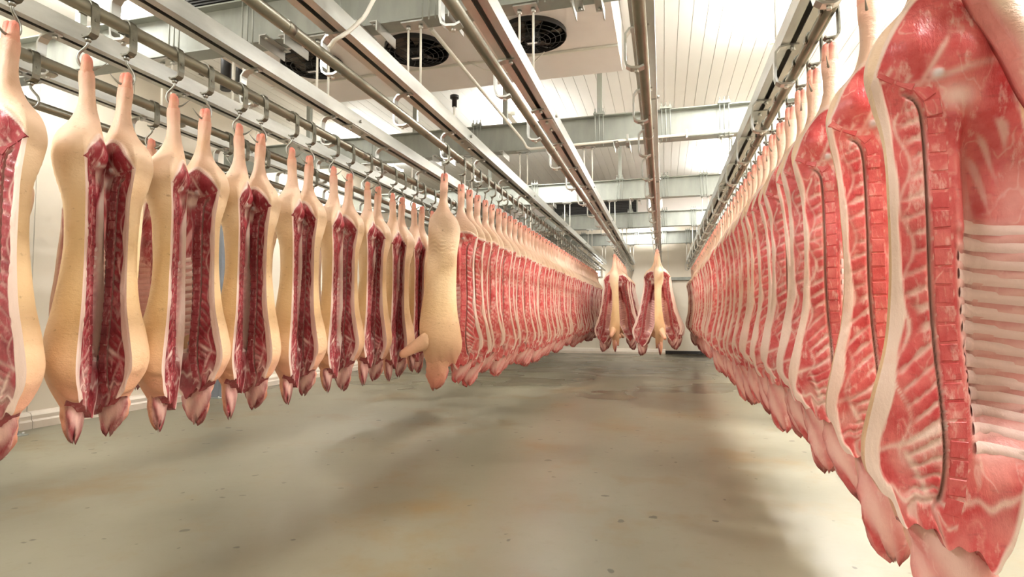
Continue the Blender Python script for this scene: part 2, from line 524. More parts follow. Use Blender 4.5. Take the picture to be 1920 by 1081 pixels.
for i, by in enumerate(BEAM_Y):
    b = tag(empty('cross_beam', (0, by, BEAM_Z0)), BL[i], 'beam', 'cross beams over the rails')
    h = BEAM_Z1 - BEAM_Z0; tw = 0.006
    prof = [(-BW, 0), (-BW, 0.012), (-tw, 0.016), (-tw, h - 0.016), (-BW, h - 0.012), (-BW, h), (BW, h), (BW, h - 0.012), (tw, h - 0.016), (tw, 0.016), (BW, 0.012), (BW, 0)]
    MB().prism_x(list(reversed(prof)), WALL_L + 0.05, WALL_R - 0.05).build('beam_body', M['galv_dull'], b)
    for key, rx in RAIL_X.items():
        link_mesh('hanger_plate', PLATE, b, (rx + 0.0, 0, -0.013))
        for s in (-0.05, 0.05):
            link_mesh('hanger_rod', ROD, b, (rx + s, 0, -0.0))
            link_mesh('nut', NUT, b, (rx + s, 0, -0.012))
        if i == 0 or key in ('Rm1', 'R1', 'R3', 'R5', 'R4'):
            link_mesh('beam_clamp', CLAMP, b, (rx + (0.15 if key != 'R5' else -0.02), 0, h))
        if key in ('R0', 'R1', 'R2', 'R3') and i < 3:
            link_mesh('angle_bracket', ANGLE, b, (rx + 0.36, 0, -0.001))
            o = link_mesh('angle_bracket', ANGLE, b, (rx + 0.5, 0, -0.001)); o.rotation_euler = (0, 0, PI)
    for px_ in ((-0.75, -2.0, -3.3, -5.0) if i in (0, 1) else (-0.75, -3.3, 1.2)):
        MB().box(px_ - 0.03, px_ + 0.03, -0.03, 0.03, h, CEIL_Z - BEAM_Z0 - 0.001).build('support_post', M['galv_dull'], b)

# white conduit: along the rail direction, then along the second beam
c = MB()
zc_ = BEAM_Z0 + 0.08
pts = [(-1.66, BEAM_Y[0] + 0.1, zc_ - 0.08), (-1.72, BEAM_Y[1] - 0.2, zc_ + 0.02), (-1.71, BEAM_Y[1] - 0.13, zc_), (-1.68, BEAM_Y[1] - 0.11, zc_ - 0.06), (-1.63, BEAM_Y[1] - 0.1, zc_ - 0.08), (-1.5, BEAM_Y[1] - 0.1, zc_ - 0.08), (WALL_R - 0.3, BEAM_Y[1] - 0.1, zc_ - 0.02)]
c.tube(pts, 0.017, 10)
cond = tag(empty('conduit', (0, 0, 0)), 'white conduit pipe bent along the second cross beam', 'conduit')
c.build('pipe_run', M['white_paint'], cond)
for xx in (-1.2, -0.4, 0.3, 1.1, 2.0):
    MB().box(xx - 0.012, xx + 0.012, BEAM_Y[1] - 0.122, BEAM_Y[1] - 0.075, zc_ - 0.1, zc_ + 0.005).build('clip', M['galv'], cond)
tag(MB().tube([(-1.9, 5.3, COOLER_Z - .04), (-1.75, 5.4, COOLER_Z - 0.1), (-1.5, 5.45, COOLER_Z - 0.14), (-1.25, 5.4, COOLER_Z - .1), (-1.1, 5.3, COOLER_Z - .04)], 0.006, 6).build('wire', M['white_paint']), 'thin white wire hanging under the fan cooler', 'wire')
# loose white cable hanging by the second rail
cb = []
ck = np.array([(-1.66, 2.50, 2.585), (-1.63, 2.50, 2.62), (-1.585, 2.57, 2.70), (-1.53, 2.63, 2.80), (-1.47, 2.68, 2.98), (-1.43, 2.70, 3.2), (-1.42, 2.7, 3.6), (-1.42, 2.7, CEIL_Z - .002)])
for q in np.linspace(0, 1, 30):
    cb.append(tuple(float(np.interp(q, np.linspace(0, 1, 8), ck[:, k])) for k in range(3)))
tag(MB().tube(cb, 0.011, 8).build('cable', M['white_paint']), 'loose white cable curving over the middle row rail', 'cable')

# ------------------------------------------------------------------ coolers
def fan(parent, x, y, z):
    f = empty('fan', (x, y, z)); f.parent = parent; f.scale = (1.2, 1.2, 1.0)
    R = 0.26
    mb = MB()
    n = 40
    for r0, r1, za, zb in ((R, R, 0.0, 0.16),):
        vs = [(r0 * math.cos(2 * PI * k / n), r0 * math.sin(2 * PI * k / n), -0.03) for k in range(n)] + [(r1 * math.cos(2 * PI * k / n), r1 * math.sin(2 * PI * k / n), 0.17) for k in range(n)]
        mb.add(vs, [(k, k + n, (k + 1) % n + n, (k + 1) % n) for k in range(n)], 0, True)
    mb.add([(R * math.cos(2 * PI * k / n), R * math.sin(2 * PI * k / n), 0.169) for k in range(n)], [tuple(reversed(range(n)))])
    mb.build('shroud', M['black'], f)
    mb = MB()
    for rr in (0.06, 0.1, 0.14, 0.18, 0.22, 0.262):
        zz = -0.075 + 0.05 * (rr / 0.26) ** 2
        mb.tube([(rr * math.cos(a), rr * math.sin(a), zz) for a in np.linspace(0, 2 * PI, 33)], 0.0028 if rr < 0.25 else 0.005, 5, False)
    for k in range(12):
        a = 2 * PI * k / 12
        mb.tube([(0.05 * math.cos(a), 0.05 * math.sin(a), -0.073), (0.16 * math.cos(a), 0.16 * math.sin(a), -0.056), (0.262 * math.cos(a), 0.262 * math.sin(a), -0.02)], 0.003, 5)
    mb.build('guard', M['black'], f)
    mb = MB().tube([(0, 0, -0.06), (0, 0, -0.055), (0, 0, 0.1)], [0.05, 0.06, 0.06], 20)
    mb.box(-0.05, 0.05, -0.03, 0.03, -0.085, -0.05)
    mb.build('motor', M['black'], f)
    MB().box(-0.038, 0.038, -0.02, -0.002, -0.0895, -0.0855).build('sticker', M['sticker'], f)
    for k in range(5):
        a0 = 2 * PI * k / 5 + 0.3
        mb = MB(); vs = []
        for i in range(6):
            rr = 0.06 + 0.175 * i / 5
            for s, zz in ((-0.34 - 0.2 * i / 5, 0.0), (0.0, 0.035), (0.34 + 0.12 * i / 5, 0.075)):
                vs.append((rr * math.cos(a0 + s * 0.9), rr * math.sin(a0 + s * 0.9), zz))
        fs = []
        for i in range(5):
            for j in range(2):
                q = i * 3 + j
                fs.append((q, q + 1, q + 4, q + 3))
        mb.add(vs, fs, 0, True)
        o = mb.build('blade', M['blade'], f)
        md = o.modifiers.new('thickness', 'SOLIDIFY'); md.thickness = 0.004


def coil_face(parent, x0, x1, y, z0, z1, n):
    g = empty('coil_grille', (0, 0, 0)); g.parent = parent
    MB().box(x0, x1, y, y + 0.02, z0, z1).build('coil_back', M['black'], g)
    zz = np.linspace(z0 + 0.03, z1 - 0.03, n)
    for z in zz:
        MB().box(x0, x1, y - 0.012, y, z - 0.006, z + 0.006).build('slat', M['grille'], g)
    MB().box(x0 - 0.03, x1 + 0.03, y - 0.02, y + 0.0, z0 - 0.05, z0).build('frame_rail', M['galv_dull'], g)
    MB().box(x0 - 0.03, x1 + 0.03, y - 0.02, y + 0.0, z1, z1 + 0.03).build('frame_rail', M['galv_dull'], g)
    for xx in (x0 - 0.03, x1):
        MB().box(xx, xx + 0.03, y - 0.02, y + 0.0, z0, z1).build('frame_stile', M['galv_dull'], g)


def cooler(x0, x1, y0, y1, zb, label, fans, coils, coil_y_off=0.0):
    c = tag(empty('unit_cooler', (0, 0, 0)), label, 'cooler', 'ceiling coolers')
    mb = MB()
    # casing: open-sided box, tray with a raised fold
    zt = CEIL_Z - 0.06
    mb.box(x0, x1, y0 + 0.02, y1, zt - 0.02, zt)
    mb.box(x0, x1, y0 + 0.022, y0 + 0.04, zb + 0.03, zt - 0.02)
    mb.box(x0, x1, y1 - 0.02, y1, zb + 0.03, zt - 0.02)
    mb.box(x0, x0 + 0.02, y0 + 0.04, y1 - 0.02, zb + 0.03, zt - 0.02)
    mb.box(x1 - 0.02, x1, y0 + 0.04, y1 - 0.02, zb + 0.03, zt - 0.02)
    mb.build('casing', M['casing'], c)
    yc0, yc1 = y0 + 0.55, y1 - 0.62
    # drip tray in three folds; the fan strip has round openings filled by the fans
    t = MB()
    t.prism_x([(yc1, zb), (yc1, zb + 0.03), (y1 + 0.01, zb + 0.055), (y1 + 0.01, zb + 0.02)], x0 - 0.005, x1 + 0.005)
    t.build('far_tray', M['casing'], c)
    MB().prism_x([(y0, zb + 0.02), (y0, zb + 0.055), (yc0, zb + 0.03), (yc0, zb)], x0 - 0.005, x1 + 0.005).build('near_tray', M['casing'], c)
    # flat tray between the folds with a round opening for each fan
    ft = MB(); ym = (yc0 + yc1) / 2; z_ = zb + 0.012
    fx_ = sorted(fans); n = 40; R = 0.314
    cuts = [x0 - 0.005] + [(fx_[q] + fx_[q + 1]) / 2 for q in range(len(fx_) - 1)] + [x1 + 0.005]
    for q, fx in enumerate(fx_):
        xa, xb, ya, yb = cuts[q], cuts[q + 1], yc0 + 0.002, yc1 - 0.002
        ring, outer = [], []
        for k in range(n):
            a = 2 * PI * (k + .5) / n; cx, cy = math.cos(a), math.sin(a)
            ring.append((fx + R * cx, ym + R * cy, z_))
            sc = min(((xb - fx) if cx > 0 else (fx - xa)) / max(abs(cx), 1e-6), ((yb - ym) if cy > 0 else (ym - ya)) / max(abs(cy), 1e-6))
            outer.append((fx + sc * cx, ym + sc * cy, z_))
        ft.add(ring + outer, [(k, (k + 1) % n, (k + 1) % n + n, k + n) for k in range(n)])
        cor = [(xb, yb, z_), (xa, yb, z_), (xa, ya, z_), (xb, ya, z_)]
        for px_, py_, pz_ in cor:
            ds_ = sorted(range(n), key=lambda k: (outer[k][0] - px_) ** 2 + (outer[k][1] - py_) ** 2)[:2]
            ft.add([outer[ds_[0]], outer[ds_[1]], (px_, py_, pz_)], [(0, 1, 2)])
    ft.build('fan_tray', M['casing'], c)
    MB().box(x0 - 0.006, x1 + 0.006, yc1 - 0.02, yc1 + 0.005, zb - 0.012, zb + 0.01).build('tray_lip', M['white_paint'], c)
    for fx in fans:
        fan(c, fx, (yc0 + yc1) / 2, zb - 0.005)
    for (a, b_) in coils:
        coil_face(c, a, b_, y0 - 0.001 + coil_y_off, zb + 0.13, CEIL_Z - 0.12, 12)
    for hx in (x0 + 0.25, x1 - 0.25):
        for hy in (y0 + 0.2, y1 - 0.2):
            MB().box(hx - 0.02, hx + 0.02, hy - 0.02, hy + 0.02, CEIL_Z - 0.06, CEIL_Z - 0.001).build('ceiling_hanger', M['galv_dull'], c)
    return c


cooler(-4.35, -0.40, 4.02, 6.06, COOLER_Z, 'white ceiling cooler with three black fans, at the top left', (-1.15, -2.33, -3.51), ((-4.3, -2.4), (-2.32, -0.45)))
cooler(-3.9, -0.35, 14.35, 16.3, 3.66, 'white ceiling cooler with dark coil grilles, beyond the fourth beam', (-1.0, -2.1, -3.2), ((-2.72, -1.66), (-1.6, -0.62)))
cooler(0.02, 2.6, 14.35, 16.3, 3.72, 'plain white bright ceiling cooler beyond the beams, right of aisle centre', (0.7, 1.9), ())
# insulated pipes at the left end of the first cooler
for i, (xx, yy_, zz) in enumerate(((-4.6, 5.0, 3.66), (-4.42, 5.02, 3.63))):
    mb = MB().tube([(xx, yy_, zz), (xx, yy_, CEIL_Z - 0.002)], 0.055, 14)
    tag(mb.build('insulated_pipe', M['black']), ('left' if i == 0 else 'right') + ' one of two black insulated pipes beside the fan cooler', 'pipe', 'insulated pipes')
# temperature sensor between the second and third rail
sn = tag(empty('sensor', (-1.78, 4.62, 3.0)), 'small dark sensor on a white stem above the middle row rail', 'sensor')
MB().tube([(0, 0, -0.11), (0, 0, 0.06)], 0.011, 8).build('stem', M['white_paint'], sn)
MB().tube([(0, 0, 0.06), (0, 0, 0.13), (0, 0, 0.135), (0, 0, 0.16)], [0.022, 0.022, 0.04, 0.04], 12).build('sensor_head', M['black'], sn)

# ------------------------------------------------------------------ lamps
def fixture(x, y0, y1, label, watts, up, w=0.26):
    zf = CEIL_Z - 0.26
    L = tag(empty('ceiling_light', (x, (y0 + y1) / 2, zf)), label, 'light', 'ceiling light fittings')
    hl = (y1 - y0) / 2
    MB().prism([(-0.045, 0.0), (-0.045, 0.05), (0.045, 0.05), (0.045, 0.0)], -hl, hl).build('housing', M['white_paint'], L)
    for s in (-1, 1):
        MB().tube([(s * 0.085, -hl + 0.05, 0.01), (s * 0.085, hl - 0.05, 0.01)], 0.018, 10).build('tube', M['diffuser'], L)
        for q in (-hl + 0.02, hl - 0.06):
            MB().box(min(s * 0.045, s * 0.11), max(s * 0.045, s * 0.11), q, q + 0.04, -0.012, 0.045).build('tube_holder', M['white_paint'], L)
        MB().tube([(0, s * hl * 0.7, 0.05), (0, s * hl * 0.7, 0.259)], 0.006, 6).build('suspension_rod', M['galv'], L)
    for nm, en, rx, dz in (('down_light', watts, 0.0, -0.03), ('up_light', up, PI, 0.07)):
        ld = bpy.data.lights.new(nm, 'AREA')
        ld.shape = 'RECTANGLE'; ld.size = w; ld.size_y = 2 * hl - 0.1
        ld.energy = en * LAMP_W
        ld.color = (1.0, 0.985, 0.965)
        lo = bpy.data.objects.new(nm, ld); COL.objects.link(lo)
        lo.parent = L; lo.location = (0, 0, dz); lo.rotation_euler = (rx, 0, 0)
    return L


fixture(2.45, 0.6, 2.6, 'ceiling light fitting beyond the right row, nearest the camera', 110, 40)
fixture(2.45, 4.6, 6.6, 'ceiling light fitting beyond the right row, second from the camera', 100, 40)
fixture(2.45, 8.6, 10.6, 'ceiling light fitting beyond the right row, third from the camera', 100, 40)
fixture(1.28, 4.6, 6.6, 'ceiling light fitting over the right row, before the second beam', 25, 110)
fixture(1.28, 10.9, 13.0, 'bright ceiling light fitting seen beyond the second beam at right', 50, 80)
fixture(-5.3, 2.6, 4.6, 'ceiling light fitting over the left wall, near the first post', 32, 50)
fixture(-5.3, 8.6, 10.6, 'ceiling light fitting over the left wall, far end', 40, 50)
fixture(-3.9, -2.4, -0.6, 'ceiling light fitting behind the camera over the left rows', 165, 70)  # added front fill, brightens the left rows and the near floor
fixture(-2.2, 7.9, 9.7, 'ceiling light fitting over the middle row', 35, 110)  # added to brighten the ceiling around the second beam
fixture(-0.5, 16.5, 17.2, 'short ceiling light fitting close to the back wall', 45, 20)  # added to brighten the back wall and the floor below it

# small lamp on the back wall
bl = tag(empty('wall_lamp', (-2.0, Y_BACK, 2.52)), 'small glaring wall lamp at the far end of the middle row', 'lamp')
MB().box(-0.09, 0.09, -0.05, -0.002, -0.09, 0.09).build('lamp_base', M['galv_dull'], bl)
MB().tube([(0, -0.05, 0), (0, -0.07, 0), (0, -0.1, 0), (0, -0.12, 0)], [0.07, 0.07, 0.05, 0.02], 14).build('bulb', M['bulb'], bl)


# ------------------------------------------------------------------ pork sides
def smooth_interp(t, ts, vs):
    """monotone-ish cubic (Catmull-Rom) through the key points"""
    ts = np.asarray(ts, float); vs = np.asarray(vs, float)
    m = np.gradient(vs, ts)
    t = np.clip(t, ts[0], ts[-1])
    i = np.clip(np.searchsorted(ts, t) - 1, 0, len(ts) - 2)
    h = ts[i + 1] - ts[i]; u = (t - ts[i]) / h
    return ((2 * u**3 - 3 * u**2 + 1) * vs[i] + (u**3 - 2 * u**2 + u) * h * m[i] + (-2 * u**3 + 3 * u**2) * vs[i + 1] + (u**3 - u**2) * h * m[i + 1])


def sstep(a, b, x):
    u = np.clip((x - a) / (b - a), 0, 1)
    return u * u * (3 - 2 * u)


TK = [0.0, .04, .08, .15, .22, .29, .36, .44, .53, .63, .80, 1.0, 1.15, 1.28, 1.40, 1.50, 1.58, 1.62]
XD = [.022, .030, .032, .027, .030, .053, .110, .140, .132, .114, .106, .108, .120, .146, .166, .160, .130, .104]
XV = [-.022, -.030, -.034, -.034, -.040, -.066, -.116, -.134, -.136, -.138, -.158, -.180, -.196, -.196, -.174, -.146, -.112, -.088]
YO = [.058, .070, .074, .070, .076, .102, .140, .148, .134, .108, .098, .108, .126, .148, .152, .128, .096, .078]
YI = [.026, .016, .012, .010, .002, -.012, -.018, -.012, .0, 0, 0, 0, 0, 0, 0, 0, 0, 0]
YE = [.042, .042, .042, .042, .042, .036, .022, .006, .0, 0, 0, 0, 0, 0, 0, 0, 0, 0]
SP_T = np.array([.462, .472, .482, .492, .502, .514, .530, .555, .60, .70, .85, 1.0, 1.15, 1.28, 1.40, 1.50, 1.58])
SP_X = np.array([.128, .112, .094, .074, .054, .036, .022, .012, .006, .002, .0, .0, -.006, -.016, -.020, -.010, .010])
TEND = 1.62


def spine_curve(n=60):
    s = np.linspace(0, 1, len(SP_T)); q = np.linspace(0, 1, n)
    T = np.interp(q, s, SP_T); Xs = smooth_interp(q, s, SP_X)
    T = smooth_interp(q, s, SP_T)
    a = np.concatenate([[0], np.cumsum(np.hypot(np.diff(T), np.diff(Xs)))])
    return T, Xs, a


SPT, SPX, SPA = spine_curve(420)
PITCH = 0.046


class Variant:
    def __init__(self, seed, thin=1.0):
        r = np.random.RandomState(seed)
        self.arch = .335 if seed < 4 else (.415 if seed < 7 else .262)
        self.fing = .18 if seed < 4 else .55
        self.curv = .115 if seed < 4 else (.045 if seed < 7 else .17)
        self.seed = seed
        ph = r.uniform(0, 6.28, 12); am = r.uniform(0.4, 1.0, 12)
        wob = lambda t, k, a: a * (am[k] * np.sin(t * 5.1 + ph[k]) + 0.5 * am[k + 1] * np.sin(t * 11.3 + ph[k + 1]))
        rampf = lambda t: sstep(0.2, 0.5, t)
        s1, s2, s3 = 1 + r.uniform(-.05, .05), 1 + r.uniform(-.06, .06), thin * (1 + r.uniform(-.06, .06))
        self.xd = lambda t: smooth_interp(t, TK, XD) * s1 + wob(t, 0, .0045) * rampf(t)
        opn = 1.0 if seed < 7 else 1.45
        s2 = s2 if seed < 7 else 1.0
        self.ribl = .15 if seed < 7 else .235
        self.xv = lambda t: smooth_interp(t, TK, XV) * (1 + (opn - 1) * sstep(.40, .62, t) * (1 - sstep(1.22, 1.46, t))) * s2 + wob(t, 2, .008) * rampf(t)
        self.yo = lambda t: smooth_interp(t, TK, YO) * (s3 * rampf(t) + (1 - rampf(t))) + wob(t, 4, .006) * rampf(t)
        self.wob = wob
        self.ph = ph

    def outer_y(self, t, c):
        """c = cos of the section angle, +1 dorsal edge .. -1 ventral edge"""
        s = np.sqrt(np.clip(1 - c * c, 0, 1))
        ye = smooth_interp(t, TK, YE)
        thin = 1 - 0.24 * sstep(0.5, 0.75, t) * (1 - sstep(1.2, 1.42, t)) * np.clip(-c, 0, 1)
        return ye + (self.yo(t) - ye) * s ** 0.78 * thin

    def inner_y(self, t, x):
        """height of the inner (cut) surface; t and x arrays of one shape"""
        xd, xv = self.xd(t), self.xv(t)
        c = np.clip((x - (xd + xv) / 2) / ((xd - xv) / 2), -1, 1)
        s = np.sqrt(np.clip(1 - c * c, 0, 1))
        ye = smooth_interp(t, TK, YE); yi = smooth_interp(t, TK, YI)
        y = ye + (yi - ye) * s ** 0.7
        # body cavity
        cav = sstep(0.54, 0.72, t) * (1 - sstep(1.26, 1.46, t))
        xs = np.interp(t, SPT, SPX)
        oy = self.outer_y(t, c)
        depth = np.clip(oy - 0.026, 0, None) * cav * sstep(0.022, 0.085, xs - x)
        y = y + depth
        return y

    def inner_attr(self, t, x, fatk=1.0):
        xd, xv = self.xd(t), self.xv(t)
        shp = t.shape
        tf, xf = t.ravel(), x.ravel()
        j = np.empty(len(tf), int); dm = np.empty(len(tf))
        for q in range(0, len(tf), 4000):
            d2 = (tf[q:q + 4000, None] - SPT[None]) ** 2 + (xf[q:q + 4000, None] - SPX[None]) ** 2
            j[q:q + 4000] = d2.argmin(1); dm[q:q + 4000] = d2.min(1)
        ds = np.sqrt(dm).reshape(shp); a = SPA[j].reshape(shp)
        tx = np.gradient(SPX)[j]; tt = np.gradient(SPT)[j]
        # dorsal side of the spine
        side = ((xf - SPX[j]) * tt - (tf - SPT[j]) * tx).reshape(shp)
        dors = side > 0
        e = xd - x; ev = x - xv
        rr = np.random.RandomState(self.seed + 5)
        nz = np.zeros(shp)
        for k in range(14):
            fx, ft, p = rr.uniform(-60, 60), rr.uniform(-40, 40), rr.uniform(0, 6.28)
            nz += np.sin(fx * x + ft * t + p)
        nz /= 6.0
        lean = np.ones(shp); col = np.zeros(shp + (3,)); skin = np.zeros(shp); disp = np.zeros(shp)
        FAT = np.array(lin(242, 214, 200)); MEM = np.array(lin(236, 186, 178)); BONE = np.array(lin(226, 214, 214))
        SKINT = np.array(skin_col(np.array([0.4]))[0])
        DARK = np.array(lin(96, 50, 40))
        col[:] = FAT
        # loin with spinous processes: pale bony fingers between red flesh
        low = sstep(.95, 1.25, t)
        ph = (a - (0.35 + 0.5 * low) * np.clip(ds - .03, 0, 1) + .004 * nz) / PITCH * 2 * PI
        fing = sstep(0.25, 0.95, np.cos(ph) + 0.45 * nz)
        reach = .070 + .035 * low + .014 * np.sin(a * 31 + self.ph[8])
        zone = dors * sstep(.030, .036, ds) * (1 - sstep(reach - .022, reach + .012, ds + 0.02 * nz)) * sstep(.05, .12, a)
        lean = np.where(dors, 1 - (self.fing + .2 * nz) * fing * zone, lean)
        disp += -0.004 * (1 - fing) * zone
        # pale sheet that bounds the loin muscle
        sheet = dors * np.exp(-((ds - reach - .004) / .004) ** 2) * sstep(.08, .16, a) * (1 - sstep(.95, 1.1, a)) * (0.5 + .5 * nz)
        lean = lean * (1 - np.clip(sheet, 0, .8))
        # spinal canal
        canal = dors * np.exp(-((ds - .027) / .0045) ** 2) * sstep(.06, .10, a) * (1 - sstep(1.12, 1.2, a))
        lean = lean * (1 - canal); col = col * (1 - canal[..., None]) + DARK * canal[..., None]
        disp += 0.010 * canal
        # vertebral bodies with pale discs
        body = (ds < .021)
        disc = np.exp(-(((a / PITCH) % 1.0 - 0.5) / 0.11) ** 2)
        lean = np.where(body, 1 - 0.55 * disc, lean)
        disp = np.where(body, -0.001, disp)
        # cavity
        ven = ~dors
        cz = ven * sstep(.024, .034, ds) * sstep(.60, .74, t) * (1 - sstep(1.34, 1.46, t))
        rph = (a + 0.12 * ds) / PITCH * 2 * PI
        rib = sstep(-0.1, 0.7, np.cos(rph + 0.5 * nz))
        ribz = cz * sstep(.80, .88, t) * (1 - sstep(self.ribl, self.ribl + .05, ds))
        mem_lean = 0.34 + 0.22 * nz
        mem_lean = mem_lean * (1 - ribz) + ribz * (0.30 * (1 - rib) + 0.05 * rib + 0.14 * nz)
        lean = lean * (1 - cz) + np.clip(mem_lean, 0, 1) * cz
        col = col * (1 - cz[..., None]) + MEM * cz[..., None]
        disp += -0.005 * rib * ribz
        # tenderloin beside the lumbar spine
        ten = ven * np.exp(-((ds - .047) / .017) ** 2) * sstep(.52, .60, t) * (1 - sstep(.84, .94, t))
        lean = np.clip(lean + ten, 0, 1); disp += -0.016 * ten
        # flank, dark muscle sheet
        fl = ven * sstep(.07, .10, ds) * sstep(.52, .6, t) * (1 - sstep(.80, .93, t + .03 * nz)) * sstep(.012, .03, ev)
        lean = np.clip(lean + 0.75 * fl * (0.8 + 0.4 * nz), 0, 1)
        st = fl * sstep(.35, .9, np.sin(x * 150 + 55 * t + 2.2 * nz) * .6 + .7 * nz)
        lean = lean * (1 - .6 * np.clip(st, 0, 1))
        # ham lobes and seams
        ham = 1 - sstep(.50, .56, t)
        l1 = np.exp(-((x - .055) / .045) ** 2 - ((t - .415) / .055) ** 2)
        l2 = np.exp(-((x + .055) / .055) ** 2 - ((t - .44) / .06) ** 2)
        disp += ham * (-0.022 * l1 - 0.024 * l2)
        seam = ham * np.exp(-((x - 0.0 - 0.5 * (t - .43)) / .007) ** 2) * sstep(.38, .42, t)
        seam = np.maximum(seam, ham * np.exp(-((t - .478 - .25 * (x + .05)) / .008) ** 2) * (x < .06))
        seam = np.clip(seam * (0.7 + 0.6 * nz), 0, 1)
        lean = lean * (1 - .75 * seam)
        bone = np.exp(-(((x - .004) / .014) ** 2 + ((t - .482) / .012) ** 2) ** 2)
        lean = lean * (1 - bone); col = col * (1 - bone[..., None]) + BONE * bone[..., None]
        disp += -0.008 * bone
        conn = np.exp(-(((x + .03) / .06) ** 2 + ((t - .535) / .03) ** 2)) * (0.6 + 0.5 * nz)
        lean = lean * (1 - np.clip(conn, 0, .8) * (ds > .024))
        # neck: fat seams around round muscles
        nk = sstep(1.32, 1.42, t)
        s1 = np.exp(-((t - 1.365 - .55 * (x - .06)) / .010) ** 2) * (dors)
        s2 = np.exp(-((x - .075 + .35 * (t - 1.45)) / .008) ** 2) * sstep(1.38, 1.42, t)
        s3 = np.exp(-((t - 1.52 - .3 * x) / .008) ** 2)
        sm = np.clip(np.maximum(np.maximum(s1, s2 * nk), s3 * nk) * (0.75 + .5 * nz), 0, 1)
        lean = lean * (1 - .8 * sm)
        lean = lean * (1 - nk * np.clip(.35 * nz, 0, .5))
        # back fat along the dorsal edge and a thin rim on the belly edge
        ft = np.interp(t, [.44, .50, .56, .7, 1.0, 1.25, 1.45, 1.58], [.008, .018, .022, .017, .022, .034, .036, .018]) + .005 * nz + .003 * np.sin(t * 23 + self.ph[9]) + (.010 * sstep(.5, .6, t) if self.seed < 4 else 0)
        ft = ft * fatk
        fat = 1 - sstep(ft - .003, ft + .003, e)
        fv = 1 - sstep(.010, .018, ev + .004 * nz)
        fat = np.maximum(fat, fv)
        # arch of the ham: rind above the cut, fat rim just below it
        tc = self.arch + self.curv * ((x - .0) / .125) ** 2 + .010 * nz
        above = 1 - sstep(-.003, .003, t - tc)
        rim = (1 - sstep(.014, .024, t - tc)) * (t < .56)
        fat = np.maximum(fat, rim)
        lean = lean * (1 - fat); col = col * (1 - fat[..., None]) + FAT * fat[..., None]
        disp += -0.003 * fat * (t > .45)
        sc_ = skin_col(t.ravel()).reshape(shp + (3,))
        col = col * (1 - above[..., None]) + sc_ * above[..., None]
        lean = lean * (1 - above); skin = above
        disp = disp * (1 - above)
        region = np.where(above > .5, 0, np.where((e < ft + .002) | (rim > .5) & (t < .52), 1, 2))
        edge = np.clip(np.minimum(e, ev) / .012, 0, 1)
        return col, lean, skin, disp * edge, region


def skin_col(t):
    ts = [0, .06, .15, .28, .40, .55, .8, 1.1, 1.3, 1.45, 1.58, 1.8]
    cs = np.array([lin(230, 164, 144), lin(236, 184, 162), lin(243, 206, 184), lin(243, 208, 184), lin(244, 214, 186), lin(241, 213, 178), lin(239, 208, 164), lin(236, 202, 154), lin(238, 200, 158), lin(236, 194, 158), lin(230, 172, 144), lin(214, 124, 112)])
    return np.stack([np.interp(t, ts, cs[:, k]) for k in range(3)], -1)


def np_mesh(name, co, faces, col, lean, skin, mat, smooth=True):
    """only the vertices in use"""
    faces = np.asarray(faces)
    used, inv = np.unique(faces.ravel(), return_inverse=True)
    co, col, lean, skin = co[used], col[used], lean[used], skin[used]
    F = inv.reshape(faces.shape)
    me = bpy.data.meshes.new(name)
    me.from_pydata(co.tolist(), [], F.tolist())
    a = me.attributes.new('Col', 'FLOAT_COLOR', 'POINT')
    a.data.foreach_set('color', np.concatenate([col, np.ones((len(col), 1))], 1).astype(np.float32).ravel())
    for nm, arr in (('lean', lean), ('skin', skin)):
        b = me.attributes.new(nm, 'FLOAT', 'POINT'); b.data.foreach_set('value', arr.astype(np.float32))
    me.materials.append(mat)
    me.polygons.foreach_set('use_smooth', [smooth] * len(me.polygons))
    me.update()
    return me


def grid_faces(nr, nc, off=0, flip=False):
    i, j = np.meshgrid(np.arange(nr - 1), np.arange(nc - 1), indexing='ij')
    a = off + i * nc + j
    q = np.stack([a, a + 1, a + nc + 1, a + nc], -1).reshape(-1, 4)
    return q[:, ::-1] if flip else q


CACHE = {}


def loft(name, rings, cols, leans, skins, mat, mir, cap=True):
    """closed tube through rings of equal length"""
    nr, n = len(rings), len(rings[0])
    co = np.array(rings, float).reshape(-1, 3)
    fs = []
    for i in range(nr - 1):
        for k in range(n):
            a, b = i * n + k, i * n + (k + 1) % n
            fs.append((a, b, b + n, a + n))
    col = np.array(cols, float).reshape(-1, 3); lean = np.array(leans, float).ravel(); skin = np.array(skins, float).ravel()
    c0 = len(co)
    co = np.concatenate([co, [np.mean(rings[0], 0)], [np.mean(rings[-1], 0)]])
    col = np.concatenate([col, col[:1], col[-1:]]); lean = np.concatenate([lean, lean[:1], lean[-1:]]); skin = np.concatenate([skin, skin[:1], skin[-1:]])
    e = (nr - 1) * n
    F = [list(f) for f in fs]
    tri = []
    for k in range(n):
        tri.append([c0, (k + 1) % n, k, k]); tri.append([c0 + 1, e + k, e + (k + 1) % n, e + (k + 1) % n])
    co = co.copy()
    if mir: co[:, 0] *= -1
    me = bpy.data.meshes.new(name)
    allf = [tuple(f) for f in F] + [tuple(f[:3]) for f in tri]
    if mir: allf = [tuple(reversed(f)) for f in allf]
    me.from_pydata(co.tolist(), [], allf)
    a = me.attributes.new('Col', 'FLOAT_COLOR', 'POINT')
    a.data.foreach_set('color', np.concatenate([col, np.ones((len(col), 1))], 1).astype(np.float32).ravel())
    for nm, arr in (('lean', lean), ('skin', skin)):
        b = me.attributes.new(nm, 'FLOAT', 'POINT'); b.data.foreach_set('value', arr.astype(np.float32))
    me.materials.append(mat)
    me.polygons.foreach_set('use_smooth', [True] * len(me.polygons))
    me.update()
    return me


